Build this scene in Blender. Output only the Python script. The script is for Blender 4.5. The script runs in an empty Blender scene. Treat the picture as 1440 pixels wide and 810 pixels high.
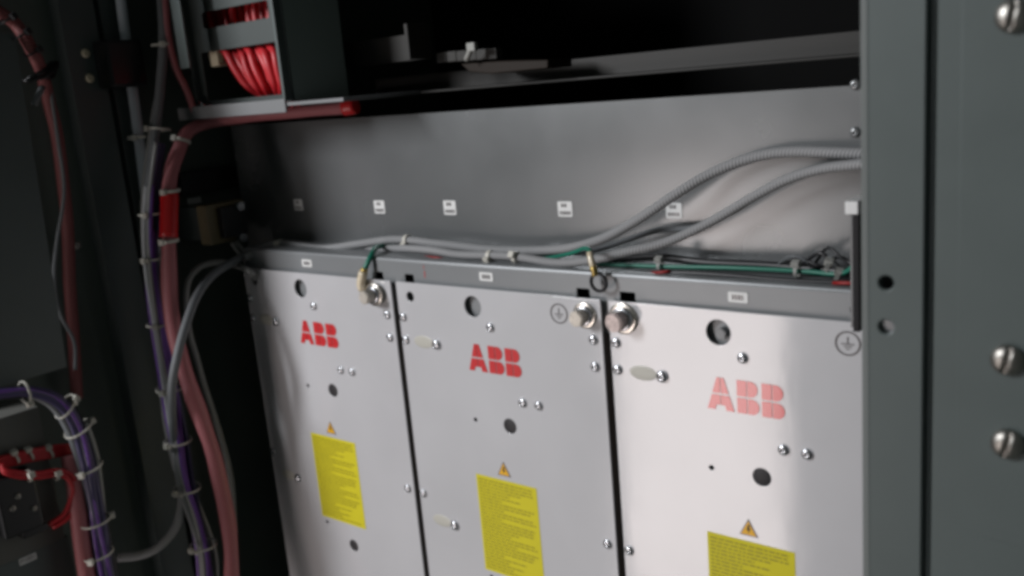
import bpy, bmesh, math, random
from mathutils import Vector, Matrix
random.seed(7)
sc = bpy.context.scene
col = sc.collection

# ------------------------------------------------------------------ camera
F_PX = 1310.16
ROT = Matrix(((0.78632466, 0.61183781, -0.08572063),
              (0.06773214, -0.22328459, -0.97239722),
              (-0.61408948, 0.75881387, -0.21701526)))     # rows: right, down, forward
CAM = Vector((0.77904, -0.61142, 0.17780))
cam_d = bpy.data.cameras.new('camera')
cam = bpy.data.objects.new('camera', cam_d); col.objects.link(cam)
r, d, f = ROT[0], ROT[1], ROT[2]
cam.matrix_world = Matrix(((r[0], -d[0], -f[0], CAM[0]), (r[1], -d[1], -f[1], CAM[1]),
                           (r[2], -d[2], -f[2], CAM[2]), (0, 0, 0, 1)))
cam_d.sensor_width = 36; cam_d.lens = F_PX / 1440 * 36
cam_d.clip_start = 0.01; cam_d.clip_end = 50
cam_d.dof.use_dof = True; cam_d.dof.focus_distance = 0.78; cam_d.dof.aperture_fstop = 7.0
sc.camera = cam

# ------------------------------------------------------------------ world, lamps, exposure
W = bpy.data.worlds.new('World'); sc.world = W; W.use_nodes = True
W.node_tree.nodes['Background'].inputs[0].default_value = (0.86, 0.98, 0.93, 1)
W.node_tree.nodes['Background'].inputs[1].default_value = 0.062
def area(name, loc, aim, sx, sy, power, color, spread=180):
    l = bpy.data.lights.new(name, 'AREA'); l.shape = 'RECTANGLE'; l.size = sx; l.size_y = sy
    l.energy = power; l.color = color; l.spread = math.radians(spread)
    o = bpy.data.objects.new(name, l); col.objects.link(o); o.location = loc
    o.rotation_euler = (Vector(aim) - Vector(loc)).to_track_quat('-Z', 'Y').to_euler()
    return o
area('doorway_light', (-0.44, -1.70, -0.85), (-0.44, 0, -0.85), 0.54, 1.4, 10.5, (1.0, 0.885, 0.855))
area('room_light', (-0.74, -1.62, 0.85), (0.05, 0, -0.1), 0.30, 0.7, 36, (0.955, 0.97, 1.0))
vs = sc.view_settings
sc.display_settings.display_device = 'sRGB'
vs.view_transform = 'Standard'; vs.look = 'None'; vs.exposure = 0.0; vs.gamma = 1.0; vs.use_curve_mapping = False
sc.cycles.use_denoising = True
sc.cycles.pixel_filter_type = 'BLACKMAN_HARRIS'; sc.cycles.filter_width = 3.6
sc.cycles.max_bounces = 8

# ------------------------------------------------------------------ materials
def mat(name, c, rough=0.5, metal=0.0, coat=0.0, coat_rough=0.1, mottle=0.0, mscale=30, bump=0.0, bscale=400,
        rings=0.0, period=0.003, trans=0.0, sss=0.0, spec=0.5, streak=0.0):
    m = bpy.data.materials.new(name); m.use_nodes = True
    nt = m.node_tree; b = nt.nodes['Principled BSDF']
    I = b.inputs
    I['Base Color'].default_value = (*c, 1); I['Roughness'].default_value = rough; I['Metallic'].default_value = metal
    I['Coat Weight'].default_value = coat; I['Coat Roughness'].default_value = coat_rough
    I['Specular IOR Level'].default_value = spec; I['Coat IOR'].default_value = 1.75
    I['Transmission Weight'].default_value = trans
    tc = nt.nodes.new('ShaderNodeTexCoord')
    def noise(scale, detail=4, stretch=None):
        n = nt.nodes.new('ShaderNodeTexNoise'); n.inputs['Scale'].default_value = scale; n.inputs['Detail'].default_value = detail
        if stretch:
            mp = nt.nodes.new('ShaderNodeMapping'); mp.inputs['Scale'].default_value = stretch
            nt.links.new(tc.outputs['Object'], mp.inputs['Vector']); nt.links.new(mp.outputs[0], n.inputs['Vector'])
        else:
            nt.links.new(tc.outputs['Object'], n.inputs['Vector'])
        return n
    if mottle:
        n = noise(mscale, 5, (1, 1, streak) if streak else None)
        mr = nt.nodes.new('ShaderNodeMapRange'); mr.inputs['From Min'].default_value = 0.3; mr.inputs['From Max'].default_value = 0.7
        mr.inputs['To Min'].default_value = 1 - mottle; mr.inputs['To Max'].default_value = 1 + mottle * 0.6
        nt.links.new(n.outputs[0], mr.inputs[0])
        mx = nt.nodes.new('ShaderNodeVectorMath'); mx.operation = 'SCALE'; mx.inputs[0].default_value = c
        nt.links.new(mr.outputs[0], mx.inputs['Scale']); nt.links.new(mx.outputs[0], I['Base Color'])
        m2 = nt.nodes.new('ShaderNodeMapRange'); m2.inputs['From Min'].default_value = 0.3; m2.inputs['From Max'].default_value = 0.7
        m2.inputs['To Min'].default_value = max(0.02, rough - 0.02); m2.inputs['To Max'].default_value = rough + 0.03
        n2 = noise(mscale * 2.3); nt.links.new(n2.outputs[0], m2.inputs[0]); nt.links.new(m2.outputs[0], I['Roughness'])
    h = None
    if bump:
        h = noise(bscale, 2).outputs[0]; dist = bump
    if rings:
        uv = nt.nodes.new('ShaderNodeSeparateXYZ'); nt.links.new(tc.outputs['UV'], uv.inputs[0])
        def sine(sock, k, mul):
            a = nt.nodes.new('ShaderNodeMath'); a.operation = 'MULTIPLY'; a.inputs[1].default_value = k
            nt.links.new(sock, a.inputs[0])
            return a
        a = sine(uv.outputs['Y'], 2 * math.pi / period, 1)
        b1 = sine(uv.outputs['X'], 2 * math.pi * 2, 1)
        ad = nt.nodes.new('ShaderNodeMath'); ad.operation = 'ADD'
        nt.links.new(a.outputs[0], ad.inputs[0]); nt.links.new(b1.outputs[0], ad.inputs[1])
        s = nt.nodes.new('ShaderNodeMath'); s.operation = 'SINE'; nt.links.new(ad.outputs[0], s.inputs[0])
        h = s.outputs[0]; dist = rings
        mr = nt.nodes.new('ShaderNodeMapRange'); mr.inputs['From Min'].default_value = -1; mr.inputs['From Max'].default_value = 1
        mr.inputs['To Min'].default_value = 0.70; mr.inputs['To Max'].default_value = 1.1
        nt.links.new(s.outputs[0], mr.inputs[0])
        mx = nt.nodes.new('ShaderNodeVectorMath'); mx.operation = 'SCALE'; mx.inputs[0].default_value = c
        nt.links.new(mr.outputs[0], mx.inputs['Scale']); nt.links.new(mx.outputs[0], I['Base Color'])
    if h is not None:
        bp = nt.nodes.new('ShaderNodeBump'); bp.inputs['Distance'].default_value = dist; bp.inputs['Strength'].default_value = 0.6
        nt.links.new(h, bp.inputs['Height']); nt.links.new(bp.outputs[0], I['Normal'])
    if coat >= 1.0:
        n3 = noise(45, 3, (1, 1, 0.35)); b3 = nt.nodes.new('ShaderNodeBump'); b3.inputs['Distance'].default_value = 0.0002; b3.inputs['Strength'].default_value = 0.3
        nt.links.new(n3.outputs[0], b3.inputs['Height']); nt.links.new(b3.outputs[0], I['Coat Normal'])
        n4 = noise(9, 6); m4 = nt.nodes.new('ShaderNodeMapRange'); m4.inputs['From Min'].default_value = 0.35; m4.inputs['From Max'].default_value = 0.7
        m4.inputs['To Min'].default_value = coat_rough * 0.7; m4.inputs['To Max'].default_value = coat_rough * 1.9
        nt.links.new(n4.outputs[0], m4.inputs[0]); nt.links.new(m4.outputs[0], I['Coat Roughness'])
    return m
M = {
 'front': mat('light_grey_module_paint', (0.545, 0.54, 0.555), 0.45, 0.0, 1.0, 0.08, mottle=0.075, mscale=7, bump=0.00002, bscale=900),
 'casing': mat('dark_casing_steel', (0.045, 0.04, 0.042), 0.6),
 'gap': mat('black_gasket', (0.012, 0.011, 0.012), 0.8),
 'zinc': mat('galvanised_sheet', (0.235, 0.243, 0.247), 0.25, 0.55, 0.0, mottle=0.03, mscale=6, bump=0.00002, bscale=600),
 'rail_zinc': mat('satin_rail_sheet', (0.235, 0.245, 0.252), 0.38, 0.25, mottle=0.05, mscale=10, bump=0.00003, bscale=500),
 'inner': mat('inner_plate_zinc', (0.22, 0.225, 0.23), 0.45, 0.3),
 'paint': mat('grey_green_cabinet_paint', (0.092, 0.112, 0.109), 0.45, 0.0, 0.0, mottle=0.06, mscale=20, bump=0.00006, bscale=700),
 'paint_dark': mat('dark_grey_cabinet_paint', (0.085, 0.10, 0.098), 0.5, mottle=0.1, mscale=18, bump=0.00005, bscale=500),
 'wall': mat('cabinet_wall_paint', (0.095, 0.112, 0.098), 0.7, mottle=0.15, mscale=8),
 'wall_shade': mat('shaded_wall_paint', (0.008, 0.008, 0.008), 0.9, spec=0.05),  # wall paint turned black, shade of the deep void put into its colour
 'rail_paint': mat('dull_rail_paint', (0.034, 0.032, 0.029), 0.5, spec=0.3),
 'box_shaded': mat('box_front_shaded', (0.055, 0.066, 0.064), 0.5),  # box grey darkened, shade of the front face put into its colour
 'side_lit': mat('grey_green_side_lit', (0.26, 0.31, 0.29), 0.5),  # same box grey lightened, bounce light put into its colour
 'pale_paint': mat('pale_grey_edge_paint', (0.15, 0.165, 0.16), 0.45),
 'return': mat('brownish_side_return', (0.16, 0.14, 0.13), 0.5),
 'tie_dull': mat('greyed_nylon_tie', (0.30, 0.30, 0.28), 0.5),
 'steel': mat('bright_zinc_screw', (0.62, 0.63, 0.66), 0.24, 1.0, mottle=0.08, mscale=250),
 'nickel': mat('yellowish_washer', (0.72, 0.68, 0.62), 0.28, 1.0, mottle=0.08, mscale=150),
 'bolt': mat('bolt_end_face', (0.58, 0.54, 0.48), 0.5, 0.7, mottle=0.2, mscale=300, bump=0.0002, bscale=500),
 'rust': mat('bolt_with_red_paint_mark', (0.50, 0.43, 0.41), 0.45, 0.7, mottle=0.35, mscale=350, bump=0.0002, bscale=500),
 'darkscrew': mat('dull_screw', (0.34, 0.325, 0.30), 0.40, 1.0, mottle=0.2, mscale=200),
 'plug': mat('black_rubber_plug', (0.022, 0.020, 0.022), 0.55),
 'red': mat('red_lettering', (0.60, 0.020, 0.024), 0.45, coat=0.95, coat_rough=0.11),
 'yellow': mat('yellow_label', (0.64, 0.565, 0.02), 0.5, spec=0.3, mottle=0.04, mscale=60),
 'print': mat('label_print', (0.31, 0.26, 0.010), 0.45),
 'amber': mat('warning_amber', (0.80, 0.42, 0.01), 0.4),
 'black': mat('black_print', (0.02, 0.018, 0.02), 0.5),
 'greyprint': mat('grey_print', (0.13, 0.12, 0.12), 0.5, coat=0.4, coat_rough=0.13),
 'white': mat('white_marker_label', (0.74, 0.74, 0.73), 0.4),
 'tie': mat('nylon_tie', (0.56, 0.54, 0.48), 0.45),
 'clear': mat('clear_bumper', (0.50, 0.485, 0.43), 0.4),
 'hose': mat('grey_braided_hose', (0.33, 0.33, 0.335), 0.6, rings=0.0006, period=0.0028),
 'hose_dark': mat('dark_grey_braided_hose', (0.17, 0.18, 0.19), 0.5, rings=0.0004, period=0.0028),
 'pinkhose': mat('pink_sleeved_conduit', (0.50, 0.165, 0.18), 0.45, rings=0.0004, period=0.0024),
 'pinkshade': mat('shaded_pink_sleeve', (0.26, 0.075, 0.075), 0.55, rings=0.0004, period=0.0028),  # darker copy of the pink sleeve, shade put into its colour
 'redstub': mat('dull_red_wire', (0.28, 0.012, 0.012), 0.5),
 'redhose': mat('red_sleeve', (0.60, 0.012, 0.014), 0.38),
 'redwire': mat('red_wire', (0.50, 0.02, 0.028), 0.42),
 'purple': mat('purple_wire', (0.16, 0.06, 0.33), 0.33),
 'navy': mat('dark_violet_wire', (0.06, 0.05, 0.12), 0.35),
 'blackwire': mat('black_wire', (0.018, 0.018, 0.020), 0.4),
 'green': mat('green_earth_wire', (0.008, 0.16, 0.105), 0.38),
 'greywire': mat('grey_wire', (0.30, 0.30, 0.29), 0.4),
 'pipe': mat('pale_grey_pipe', (0.55, 0.59, 0.64), 0.35),
 'cream': mat('cream_lug_sleeve', (0.66, 0.56, 0.40), 0.35, coat=0.4),
 'brass': mat('brass_lug', (0.55, 0.40, 0.14), 0.35, 0.9),
 'brown': mat('brown_terminal_body', (0.17, 0.135, 0.08), 0.5),
 'terminal': mat('tan_terminal_body', (0.20, 0.16, 0.09), 0.5),
 'dkbrown': mat('dark_brown_trunking', (0.022, 0.016, 0.012), 0.6, spec=0.2),
 'blackplastic': mat('black_plastic', (0.012, 0.012, 0.013), 0.35),
 'sticker': mat('beige_box_face', (0.12, 0.12, 0.11), 0.6),
}

# ------------------------------------------------------------------ helpers
def ray(px, py): return ROT.transposed() @ Vector(((px - 720) / F_PX, (py - 405) / F_PX, 1))
def uy(px, py, Y):                      # point of the plane Y = const seen at that place of the photograph
    v = ray(px, py); return CAM + v * ((Y - CAM.y) / v.y)
def ux(px, py, X):
    v = ray(px, py); return CAM + v * ((X - CAM.x) / v.x)
def rad(px_width, p): return px_width / 2 * (ROT @ (Vector(p) - CAM)).z / F_PX
def link(o, parent=None):
    col.objects.link(o)
    if parent is not None: o.parent = parent
    return o
def tag(o, label=None, cat=None, group=None, kind=None):
    if label: o['label'] = label
    if cat: o['category'] = cat
    if group: o['group'] = group
    if kind: o['kind'] = kind
    return o
def thing(name, label, cat, loc=(0, 0, 0), group=None):
    o = bpy.data.objects.new(name, None); o.location = loc; o.empty_display_size = 0.02
    col.objects.link(o); return tag(o, label, cat, group)
def fix(me, o, parent):                 # meshes are made in world coordinates: bring them into the thing's own frame
    if parent is not None:
        off = Vector(parent.location)
        if parent.parent is not None: off = off + Vector(parent.parent.location)
        me.transform(Matrix.Translation(-off))
def mk(name, me, m, parent=None, smooth=False):
    me.materials.clear(); me.materials.append(M[m])
    if smooth: me.shade_smooth()
    o = bpy.data.objects.new(name, me); fix(me, o, parent); return link(o, parent)
def bm_me(bm, name):
    me = bpy.data.meshes.new(name); bm.normal_update(); bm.to_mesh(me); bm.free(); return me
def add_box(bm, lo, hi, bevel=0.0, rot=None):
    lo, hi = Vector(lo), Vector(hi); c = (lo + hi) / 2; s = hi - lo
    mtx = Matrix.Translation(c) @ (rot.to_4x4() if rot else Matrix()) @ Matrix.Diagonal((*s, 1))
    g = bmesh.ops.create_cube(bm, size=1, matrix=mtx)
    if bevel:
        es = list({e for v in g['verts'] for e in v.link_edges})
        bmesh.ops.bevel(bm, geom=es, offset=bevel, segments=2, affect='EDGES', profile=0.6)
def box(name, lo, hi, m, parent=None, bevel=0.0, rot=None):
    bm = bmesh.new(); add_box(bm, lo, hi, bevel, rot); return mk(name, bm_me(bm, name), m, parent)
def circle(cx, cy, r_, n=28): return [(cx + r_ * math.cos(2 * math.pi * i / n), cy + r_ * math.sin(2 * math.pi * i / n)) for i in range(n)]
def rrect(x0, y0, x1, y1, r_=0.0, n=4):
    if r_ <= 0: return [(x0, y0), (x1, y0), (x1, y1), (x0, y1)]
    out = []
    for cx, cy, a in ((x1 - r_, y0 + r_, -90), (x1 - r_, y1 - r_, 0), (x0 + r_, y1 - r_, 90), (x0 + r_, y0 + r_, 180)):
        for i in range(n + 1):
            t = math.radians(a + 90 * i / n); out.append((cx + r_ * math.cos(t), cy + r_ * math.sin(t)))
    return out
def sheet_mesh(loops, th, bevel=0.0):
    """flat sheet with openings; local x,y drawn in its plane, front at local z = 0, thickness th behind"""
    cu = bpy.data.curves.new('tmp', 'CURVE'); cu.dimensions = '2D'; cu.fill_mode = 'BOTH'
    cu.extrude = max(th / 2 - bevel, 1e-5); cu.bevel_depth = bevel; cu.bevel_resolution = 1 if bevel < .0015 else 3
    if bevel: cu.offset = -bevel
    for lp in loops:
        s = cu.splines.new('POLY'); s.points.add(len(lp) - 1); s.use_cyclic_u = True
        for p, (x, y) in zip(s.points, lp): p.co = (x, y, 0, 1)
    o = bpy.data.objects.new('tmp', cu); col.objects.link(o)
    dg = bpy.context.evaluated_depsgraph_get()
    me = bpy.data.meshes.new_from_object(o.evaluated_get(dg), depsgraph=dg)
    bpy.data.objects.remove(o); bpy.data.curves.remove(cu)
    me.transform(Matrix.Translation((0, 0, -th / 2)))
    return me
FRONT = Matrix(((1, 0, 0, 0), (0, 0, -1, 0), (0, 1, 0, 0), (0, 0, 0, 1)))      # sheet x,y,z -> X, -Y.., Z (faces -Y)
def sheet(name, loops, y, th, m, parent=None, bevel=0.0):
    me = sheet_mesh(loops, th, bevel); me.transform(Matrix.Translation((0, y, 0)) @ FRONT)
    return mk(name, me, m, parent)
SIDE = Matrix(((0, 0, 1, 0), (1, 0, 0, 0), (0, 1, 0, 0), (0, 0, 0, 1)))        # sheet x,y -> Y,Z (faces +X)
def sheet_x(name, loops, x, th, m, parent=None, bevel=0.0):
    me = sheet_mesh(loops, th, bevel); me.transform(Matrix.Translation((x, 0, 0)) @ SIDE)
    return mk(name, me, m, parent)
def quads(name, rects, y, m, parent, facing='y'):
    """flat print: small rectangles (x0,z0,x1,z1) or polygons lying on a front face"""
    vs_, fs = [], []
    for q in rects:
        p = [(q[0], q[1]), (q[2], q[1]), (q[2], q[3]), (q[0], q[3])] if not isinstance(q[0], tuple) else q
        b = len(vs_)
        for a, z in p: vs_.append((a, y, z) if facing == 'y' else (y, a, z))
        fs.append(tuple(range(b, b + len(p))))
    me = bpy.data.meshes.new(name); me.from_pydata(vs_, [], fs); me.update(); return mk(name, me, m, parent)
def lathe_me(profile, n=24):            # profile [(radius, height)], axis +Z
    vs_, fs = [], []
    for r_, z in profile:
        for i in range(n):
            t = 2 * math.pi * i / n; vs_.append((r_ * math.cos(t), r_ * math.sin(t), z))
    for k in range(len(profile) - 1):
        for i in range(n):
            j = (i + 1) % n; fs.append((k * n + i, k * n + j, (k + 1) * n + j, (k + 1) * n + i))
    fs.append(tuple(range((len(profile) - 1) * n, len(profile) * n)))
    me = bpy.data.meshes.new('lathe'); me.from_pydata(vs_, [], fs); me.update(); return me
def spline(pts, step=0.004):
    P = [Vector(p) for p in pts]
    P = [P[0] * 2 - P[1]] + P + [P[-1] * 2 - P[-2]]
    out = []
    for i in range(1, len(P) - 2):
        a, b, c, e = P[i - 1:i + 3]
        n = max(2, int((c - b).length / step))
        for k in range(n):
            t = k / n
            out.append(0.5 * ((2 * b) + (c - a) * t + (2 * a - 5 * b + 4 * c - e) * t * t + (3 * b - a - 3 * c + e) * t ** 3))
    out.append(P[-2]); return out
def tube_me(pts, r_, n=12, step=0.004, wob=0.0):
    S = spline(pts, step)
    if wob:
        ph = [random.uniform(0, 6.28) for _ in range(3)]
        S = [p + Vector((wob * math.sin(i * 0.21 + ph[0]), wob * math.sin(i * 0.17 + ph[1]), wob * math.sin(i * 0.19 + ph[2]))) for i, p in enumerate(S)]
    me = bpy.data.meshes.new('tube'); bm = bmesh.new(); uvl = bm.loops.layers.uv.new('UV')
    t0 = (S[1] - S[0]).normalized(); nrm = t0.orthogonal().normalized(); rings = []; L = 0; Ls = []
    for i, p in enumerate(S):
        t = (S[min(i + 1, len(S) - 1)] - S[max(i - 1, 0)]).normalized()
        nrm = (nrm - t * nrm.dot(t)).normalized(); bn = t.cross(nrm)
        rr = r_(i / (len(S) - 1)) if callable(r_) else r_
        rings.append([bm.verts.new(p + (nrm * math.cos(2 * math.pi * k / n) + bn * math.sin(2 * math.pi * k / n)) * rr) for k in range(n)])
        if i: L += (p - S[i - 1]).length
        Ls.append(L)
    for i in range(len(S) - 1):
        for k in range(n):
            k2 = (k + 1) % n
            fc = bm.faces.new((rings[i][k], rings[i][k2], rings[i + 1][k2], rings[i + 1][k])); fc.smooth = True
            for lp, uvv in zip(fc.loops, ((k / n, Ls[i]), ((k + 1) / n, Ls[i]), ((k + 1) / n, Ls[i + 1]), (k / n, Ls[i + 1]))): lp[uvl].uv = uvv
    bm.faces.new(rings[0][::-1]); bm.faces.new(rings[-1])
    bm.normal_update(); bm.to_mesh(me); bm.free(); return me
def tube(name, pts, r_, m, parent=None, n=12, step=0.004, wob=0.0): return mk(name, tube_me(pts, r_, n, step, wob), m, parent)
def tie(parent, c, axis, r_, w=0.0035, head=None, m='tie', name='cable_tie', tail=0.0, squash=1.0):
    """nylon band round a bundle with its square head (head = direction in which the head sits)"""
    axis = Vector(axis).normalized(); h = Vector(head if head else (0.5, -1, 0)); h = (h - axis * h.dot(axis)).normalized()
    s = axis.cross(h); n = 20; bm = bmesh.new(); c = Vector(c); th = 0.0009
    for ring_r0, ring_r1 in ((r_, r_ + th),):
        vv = []
        for i in range(n):
            t = 2 * math.pi * i / n; dv = h * math.cos(t) + s * math.sin(t) * squash
            vv.append([bm.verts.new(c + dv * rr + axis * a) for rr, a in ((ring_r1, -w / 2), (ring_r1, w / 2), (ring_r0, w / 2), (ring_r0, -w / 2))])
        for i in range(n):
            j = (i + 1) % n
            for k in range(4): bm.faces.new((vv[i][k], vv[j][k], vv[j][(k + 1) % 4], vv[i][(k + 1) % 4]))
    R3 = Matrix((s, axis, h)).transposed()
    hc = c + h * (r_ + 0.002)
    add_box(bm, hc - Vector((0.0028, 0.003, 0.0022)), hc + Vector((0.0028, 0.003, 0.0022)), 0.0006, R3)
    if tail:
        tc_ = hc + s * (tail / 2 + 0.002)
        add_box(bm, tc_ - Vector((tail / 2, 0.0014, 0.0006)), tc_ + Vector((tail / 2, 0.0014, 0.0006)), 0, R3)
    bmesh.ops.recalc_face_normals(bm, faces=bm.faces[:])
    return mk(name, bm_me(bm, name), m, parent)
ME = {}
def place(name, key, build, loc, m, parent, axis='y', rz=0.0, s=1.0, smooth=True):
    """small repeated piece sharing one mesh; loc in world, pointing to -Y (or +X)"""
    if (key, m) not in ME:
        me = build(); me.materials.append(M[m])
        if smooth: me.shade_smooth()
        ME[(key, m)] = me
    o = bpy.data.objects.new(name, ME[(key, m)])
    off = Vector(parent.location) if parent is not None else Vector()
    if parent is not None and parent.parent is not None: off += Vector(parent.parent.location)
    o.location = Vector(loc) - off
    o.rotation_euler = (math.pi / 2, rz, 0) if axis == 'y' else (0, math.pi / 2, rz)
    o.scale = (s, s, s)
    return link(o, parent)
def pan_screw():                         # pan head with a cross recess
    r_, h = 0.0042, 0.0026
    prof = [(r_, 0), (r_, h * .35), (r_ * .93, h * .62), (r_ * .75, h * .86), (r_ * .45, h), (r_ * .30, h * .99), (r_ * .24, h * .45), (0.0001, h * .4)]
    return lathe_me(prof, 20)
def washer_me(): return lathe_me([(0.0135, 0), (0.0135, 0.0016), (0.0125, 0.0022), (0.0070, 0.0022), (0.0068, 0.001)], 32)
def spring_me(): return lathe_me([(0.0100, 0), (0.0100, 0.0026), (0.0094, 0.003), (0.006, 0.003)], 32)
def hex_me():
    n = 6; R = 0.0088; h = 0.0125
    bm = bmesh.new(); bmesh.ops.create_cone(bm, cap_ends=True, segments=6, radius1=R, radius2=R, depth=h, matrix=Matrix.Translation((0, 0, h / 2)))
    bmesh.ops.bevel(bm, geom=[e for e in bm.edges], offset=0.0011, segments=2, affect='EDGES')
    return bm_me(bm, 'hex')
def dome_slot():
    R, H, s_, dep = 0.0072, 0.0050, 0.0009, 0.0022
    xs = sorted(set([-R * .999, -R * .95, -R * .85, -R * .7, -R * .5, -R * .3, -s_ - 1e-5, -s_, 0, s_, s_ + 1e-5, R * .3, R * .5, R * .7, R * .85, R * .95, R * .999]))
    bm = bmesh.new(); cols = []; N = 16
    for x in xs:
        ym = math.sqrt(max(R * R - x * x, 1e-12)); c = []
        for j in range(N + 1):
            y = ym * math.sin(math.pi / 2 * (-1 + 2 * j / N)); q = min(1, (x * x + y * y) / (R * R))
            z = H * (1 - q) ** 0.5 * 0.75 + H * 0.25
            if abs(x) <= s_: z = min(z, max(H - dep, 0.0))
            c.append(bm.verts.new((x, y, z)))
        cols.append(c)
    for a, b in zip(cols, cols[1:]):
        for j in range(N): bm.faces.new((a[j], b[j], b[j + 1], a[j + 1]))
    rim = [c[0] for c in cols] + cols[-1][1:] + [c[-1] for c in cols[::-1]][1:] + cols[0][::-1][1:-1]
    low = [bm.verts.new((v.co.x, v.co.y, 0)) for v in rim]
    for i in range(len(rim)):
        j = (i + 1) % len(rim); bm.faces.new((rim[j], rim[i], low[i], low[j]))
    bmesh.ops.recalc_face_normals(bm, faces=bm.faces[:])
    return bm_me(bm, 'dome')

# ------------------------------------------------------------------ setting: the cabinet shell
XL = -0.205
def structure(o): o['kind'] = 'structure'; return o
structure(box('cabinet_side_wall', (XL - 0.02, -0.30, -0.8), (XL, 0.47, 0.8), 'wall'))
structure(box('cabinet_back_wall', (XL - 0.02, 0.47, -0.8), (0.70, 0.49, 0.8), 'wall_shade'))
structure(box('cabinet_ceiling', (XL - 0.02, -0.30, 0.8), (0.70, 0.49, 0.82), 'wall_shade'))
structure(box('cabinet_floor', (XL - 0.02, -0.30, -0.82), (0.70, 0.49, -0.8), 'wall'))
structure(box('cabinet_right_wall', (0.68, -0.135, -0.8), (0.70, 0.47, 0.8), 'wall_shade'))

# front frame: the post at the right and the neighbouring cabinet front
YP = -0.15
post = thing('frame_post', 'grey painted upright post with two drilled holes, right of the modules', 'post', (0.64, YP, -0.8))
pa, pb = uy(1219.5, 400, YP), uy(1300, 400, YP)
h1, h2 = uy(1246, 398, YP), uy(1246, 460, YP)
sheet('front_face', [rrect(pa.x, -0.8, pb.x, 0.8, 0.0002), circle(h1.x, h1.z, 0.0036), circle(h2.x, h2.z, 0.0036)], YP, 0.0030, 'paint', post, 0.0008)
box('side_flange', (pa.x + 0.0042, YP + 0.0032, -0.8), (pa.x + 0.0062, YP + 0.04, 0.8), 'paint', post)
box('return_flange', (pb.x - 0.0024, YP + 0.0032, -0.8), (pb.x - 0.0004, YP + 0.02, 0.8), 'paint', post)
sa = uy(1211.5, 400, YP + 0.016).x
box('inner_strip', (sa, YP + 0.016, -0.8), (pa.x + 0.004, YP + 0.018, 0.8), 'pale_paint', post, 0.0004)
nb = box('threaded_insert', (h2.x - 0.006, YP + 0.0034, h2.z - 0.007), (h2.x + 0.006, YP + 0.0060, h2.z + 0.004), 'steel', post, 0.0005)
YD = -0.158
door = thing('cabinet_front_panel', 'wide grey painted sheet with dome screws at the far right', 'cabinet panel', (0.72, YD, -0.8))
dl = uy(1306.5, 400, YD).x
sheet('front_sheet', [rrect(dl, -0.8, dl + 0.42, 0.8, 0.0003)], YD, 0.005, 'paint', door, 0.0022)
box('edge_return', (dl + 0.0005, YD + 0.0052, -0.8), (dl + 0.0025, YD + 0.03, 0.8), 'paint', door)
c1, c2, c3 = uy(1345, 395, YD), uy(1343, 735, YD), uy(1392, 757, YD)
sheet('raised_plate', [[(c1.x, 0.30), (c2.x, c2.z), (c3.x, c3.z), (dl + 0.40, c3.z - 0.03), (dl + 0.40, 0.30)]], YD - 0.0004, 0.0005, 'paint', door, 0.0002)
for px, py in ((1425, 22), (1417, 506), (1417, 624)):
    p = uy(px, py, YD - 0.0010)
    place('dome_screw', 'dome', dome_slot, (p.x, YD - 0.0006, p.z), 'darkscrew', door, rz=math.radians(12))
# the frame post at the left, beyond the picture's edge
lp = thing('frame_post', 'dark grey upright frame post at the left edge of the opening', 'post', (-0.2, -0.302, -0.8))
box('front_face', (-0.27, -0.303, -0.8), (-0.2035, -0.301, 0.8), 'paint_dark', lp)
box('side_flange', (-0.2037, -0.3008, -0.8), (-0.2017, -0.27, 0.8), 'paint_dark', lp)

# ------------------------------------------------------------------ sheet above the modules and the mounting rail
YB = 0.062
bp_ = thing('back_sheet', 'wide galvanised sheet standing behind the grey hoses', 'metal sheet', (0.25, YB, 0.0))
bm = bmesh.new()
prof = [(YB, -0.02), (YB, 0.1536), (YB + 0.002, 0.1522), (YB + 0.002, -0.02)]
for x in (-0.17, 0.66): [bm.verts.new((x, y, z)) for y, z in prof]
bm.verts.ensure_lookup_table(); n = len(prof)
for i in range(n): bm.faces.new((bm.verts[i], bm.verts[(i + 1) % n], bm.verts[n + (i + 1) % n], bm.verts[n + i]))
bmesh.ops.recalc_face_normals(bm, faces=bm.faces[:])
sh = mk('sheet', bm_me(bm, 'sheet'), 'zinc', bp_)
def marker(parent, p, w, h, lines, facing='y', y=None, name='marker_label', off=0.0006, tilt=0):
    if facing == 'y':
        o = sheet(name, [rrect(p.x - w / 2, p.z - h / 2, p.x + w / 2, p.z + h / 2, 0.0012)], p.y - off, off, 'white', parent)
        rr = []
        for k, (a, b) in enumerate(lines):
            zc = p.z + h * (0.5 - (k + 0.5) / len(lines))
            x = p.x - w * a; 
            while x < p.x + w * b:
                l = random.uniform(0.0008, 0.0022); rr.append((x, zc - h * 0.12 / len(lines) * 2, min(x + l, p.x + w * b), zc + h * 0.12 / len(lines) * 2)); x += l + 0.0006
        q = quads('print', rr, p.y - off - 0.0002, 'greyprint', o)
    return o
for px, py, w, h in ((420, 288, .0145, .0125), (534, 291, .0155, .0135), (633, 292, .0160, .0140), (795, 294, .0155, .0135), (948, 296, .0145, .0125)):
    marker(bp_, uy(px, py, YB), w, h, ((.25, .15), (.38, .38)))
for px, py in ((1203, 119), (1203, 186)):
    p = uy(px, py, YB); 
    place('end_screw', 'pan', pan_screw, (p.x, YB, p.z), 'zinc', bp_, s=0.9)

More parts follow.
